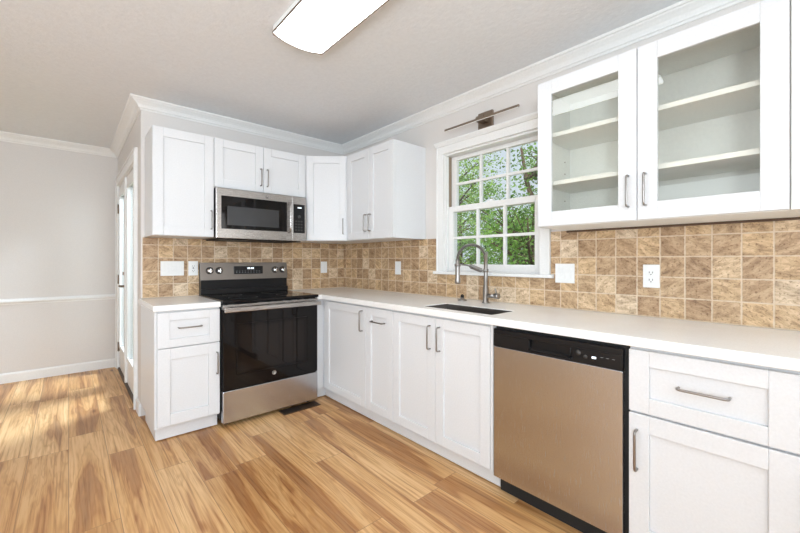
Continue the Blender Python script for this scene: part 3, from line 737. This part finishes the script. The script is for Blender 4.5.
plate('light_switch', 'white single rocker switch right of the range', 'switch', (-.259, yb, 1.137), 0, .074, .120, 1)
plate('light_switch', 'white single rocker switch under the cabinet left of the window', 'switch', (yb, -.920, 1.140), Rr, .078, .120, 1)
plate('light_switch', 'white double rocker switch right of the window', 'switch', (yb, -2.463, 1.130), Rr, .118, .118, 2)
plate('wall_outlet', 'white duplex outlet under the glass-door cabinet', 'outlet', (yb, -2.915, 1.127), Rr, .074, .120, 'out')

# ------------------------------------------------------------------ bar light above the window
G = thing('wall_light_bar', 'thin bronze vanity light bar above the window', 'wall light', (0, -1.885, 2.226), Rr)
MB().box(-.062, .062, -.022, -.001, -.078, .062).build('back_plate', M['bronze'], G, .003)
MB().box(-.030, .030, -.090, -.022, -.022, .016).build('mount_block', M['bronze'], G, .002)
MB().box(-.312, .322, -.112, -.096, -.022, -.008).box(-.030, .030, -.096, -.090, -.022, .008).build('light_bar', M['bronze'], G, .002)
MB().box(-.306, .316, -.109, -.099, -.0245, -.022).build('diffuser', M['barled'], G, .001)

# ------------------------------------------------------------------ ceiling fixture
G = thing('ceiling_light', 'long white flat ceiling light with gently curved ends', 'ceiling light', (-1.320, -1.570, 0))
Lf = 1.22; hw_ = .148; NS = 16
xs_ = [hw_*(-1+2*k/NS) for k in range(NS+1)]
def bulge(x): return .018*(1-(x/hw_)**2)
outline = [(x, bulge(x)) for x in xs_]+[(x, -Lf-bulge(x)) for x in xs_[::-1]]
MB().prism(outline, ZC-.038, ZC-.001).build('fixture_housing', M['trim'], G)
mb = MB(); zl = lambda x: ZC-.0385-.016*(1-(x/hw_)**2)**.7
r0 = [mb.bm.verts.new((x*.985, bulge(x)-.002, zl(x))) for x in xs_]; r1 = [mb.bm.verts.new((x*.985, -Lf-bulge(x)+.002, zl(x))) for x in xs_]
t0 = [mb.bm.verts.new((x*.985, bulge(x)-.002, ZC-.0382)) for x in xs_]; t1 = [mb.bm.verts.new((x*.985, -Lf-bulge(x)+.002, ZC-.0382)) for x in xs_]
for k in range(NS):
    mb.face([r0[k], r0[k+1], r1[k+1], r1[k]], True)
    mb.face([r0[k], r0[k+1], t0[k+1], t0[k]]); mb.face([r1[k], r1[k+1], t1[k+1], t1[k]]); mb.face([t0[k], t0[k+1], t1[k+1], t1[k]])
mb.build('diffuser', M['lamp'], G)
for side in (0, 1):
    e = lambda x, d: (bulge(x)+d) if side == 0 else (-Lf-bulge(x)-d)
    pts_ = [(x, e(x, .0008)) for x in xs_]+[(x, e(x, .005)) for x in xs_[::-1]]
    MB().prism(pts_, ZC-.048, ZC-.036).build('end_trim', M['brown'], G)
for sx_ in (-1, 1):
    MB().box(sx_*(hw_+.0006), sx_*(hw_+.004), -Lf, 0, ZC-.041, ZC-.032).build('side_trim', M['brown'], G)

# ------------------------------------------------------------------ floor register
G = thing('floor_register', 'brown metal floor vent in front of the range', 'floor vent', (-.862, -.672, 0))
mb = MB(); mb.box(-.16, .16, -.055, -.046, .0005, .005).box(-.16, .16, .046, .055, .0005, .005).box(-.16, -.150, -.046, .046, .0005, .005).box(.150, .16, -.046, .046, .0005, .005).box(-.005, .005, -.046, .046, .0005, .005)
mb.build('vent_frame', M['alum'], G, .001)
mb = MB()
for i in range(14):
    x = .010+i*.0098; mb.box(x, x+.0075, -.046, .046, .0012, .0045); mb.box(-x-.002, -x, -.046, .046, .0012, .0022)
mb.build('vent_slats', M['alum'], G)
box('vent_shadow_box', M['blackmat'], G, -.150, .150, -.046, .046, .0006, .0011)

# ------------------------------------------------------------------ outdoors
struct(box('ground', M['concrete'], None, -20, 40, -30, 40, -.9, -.6), 'grassy ground outside', 'ground')
def tree(loc, h, rad, nleaf, mat, label, seed, ls=.11, group='trees beyond the window'):
    rnd = random.Random(seed)
    T = thing('leafy_tree', label, 'tree', loc, 0, group)
    mb = MB(); tips = []
    top = Vector((rnd.uniform(-.2, .2), rnd.uniform(-.2, .2), h*.9))
    trunk = [Vector((0, 0, 0)).lerp(top, k/7)+Vector((rnd.uniform(-.08, .08), rnd.uniform(-.08, .08), 0)) for k in range(8)]
    mb.tube(trunk, [.13*(1-.85*k/7) for k in range(8)], 8)
    for i in range(26):
        f = rnd.uniform(.22, .98); k = int(f*7); p = trunk[min(k, 7)]
        a = rnd.uniform(0, 2*PI); ln = rad*rnd.uniform(.6, 1.0)*(1-.35*f)
        e = p+Vector((math.cos(a)*ln, math.sin(a)*ln, ln*rnd.uniform(.2, .9)))
        mid = p.lerp(e, .5)+Vector((rnd.uniform(-.1, .1), rnd.uniform(-.1, .1), rnd.uniform(-.05, .12)))
        mb.tube([p, mid, e], [.035, .022, .008], 5)
        tips += [p.lerp(e, .45), mid, p.lerp(e, .8), e]
        for j in range(3):
            e2 = mid.lerp(e, rnd.random())+Vector((rnd.uniform(-.5, .5), rnd.uniform(-.5, .5), rnd.uniform(-.15, .5)))
            mb.tube([mid.lerp(e, .3), e2], [.012, .005], 4); tips.append(e2)
    mb.build('branches', M['bark'], T)
    mb = MB()
    for i in range(nleaf):
        c = rnd.choice(tips); q = c+Vector((rnd.gauss(0, .22), rnd.gauss(0, .22), rnd.gauss(0, .17)))
        d = Vector((rnd.uniform(-1, 1), rnd.uniform(-1, 1), rnd.uniform(-.8, .3))).normalized()
        n_ = Vector((rnd.uniform(-1, 1), rnd.uniform(-1, 1), rnd.uniform(-.2, 1))).normalized(); s2 = d.cross(n_).normalized(); L = ls*rnd.uniform(.6, 1.3)
        vs = [mb.bm.verts.new(q+v_) for v_ in (d*0, d*L*.5+s2*L*.28, d*L, d*L*.5-s2*L*.28)]
        mb.face(vs)
    mb.build('foliage', mat, T, recalc=False)
    return T
tree((3.3, -.55, -.6), 4.0, 1.25, 8000, M['leafB'], 'mid green tree close outside, low in the right window panes', 1, .062)
tree((5.2, 2.9, -.6), 4.8, 1.5, 11000, M['leafA'], 'light green tree filling the left window panes', 2, .068)
tree((7.4, .35, -.6), 5.0, 1.7, 11000, M['leafA'], 'pale green tree set back outside the window', 3, .075)
tree((10.4, 6.9, -.6), 6.0, 2.0, 10000, M['leafB'], 'tall green tree furthest beyond the window', 4, .1)
tree((11.8, 1.5, -.6), 6.2, 2.2, 11000, M['leafB'], 'dense green tree behind the pale one outside', 5, .1)
tree((8.6, 3.0, -.6), 3.6, 1.3, 8000, M['leafB'], 'low bushy green tree at the centre of the window view', 6, .08)
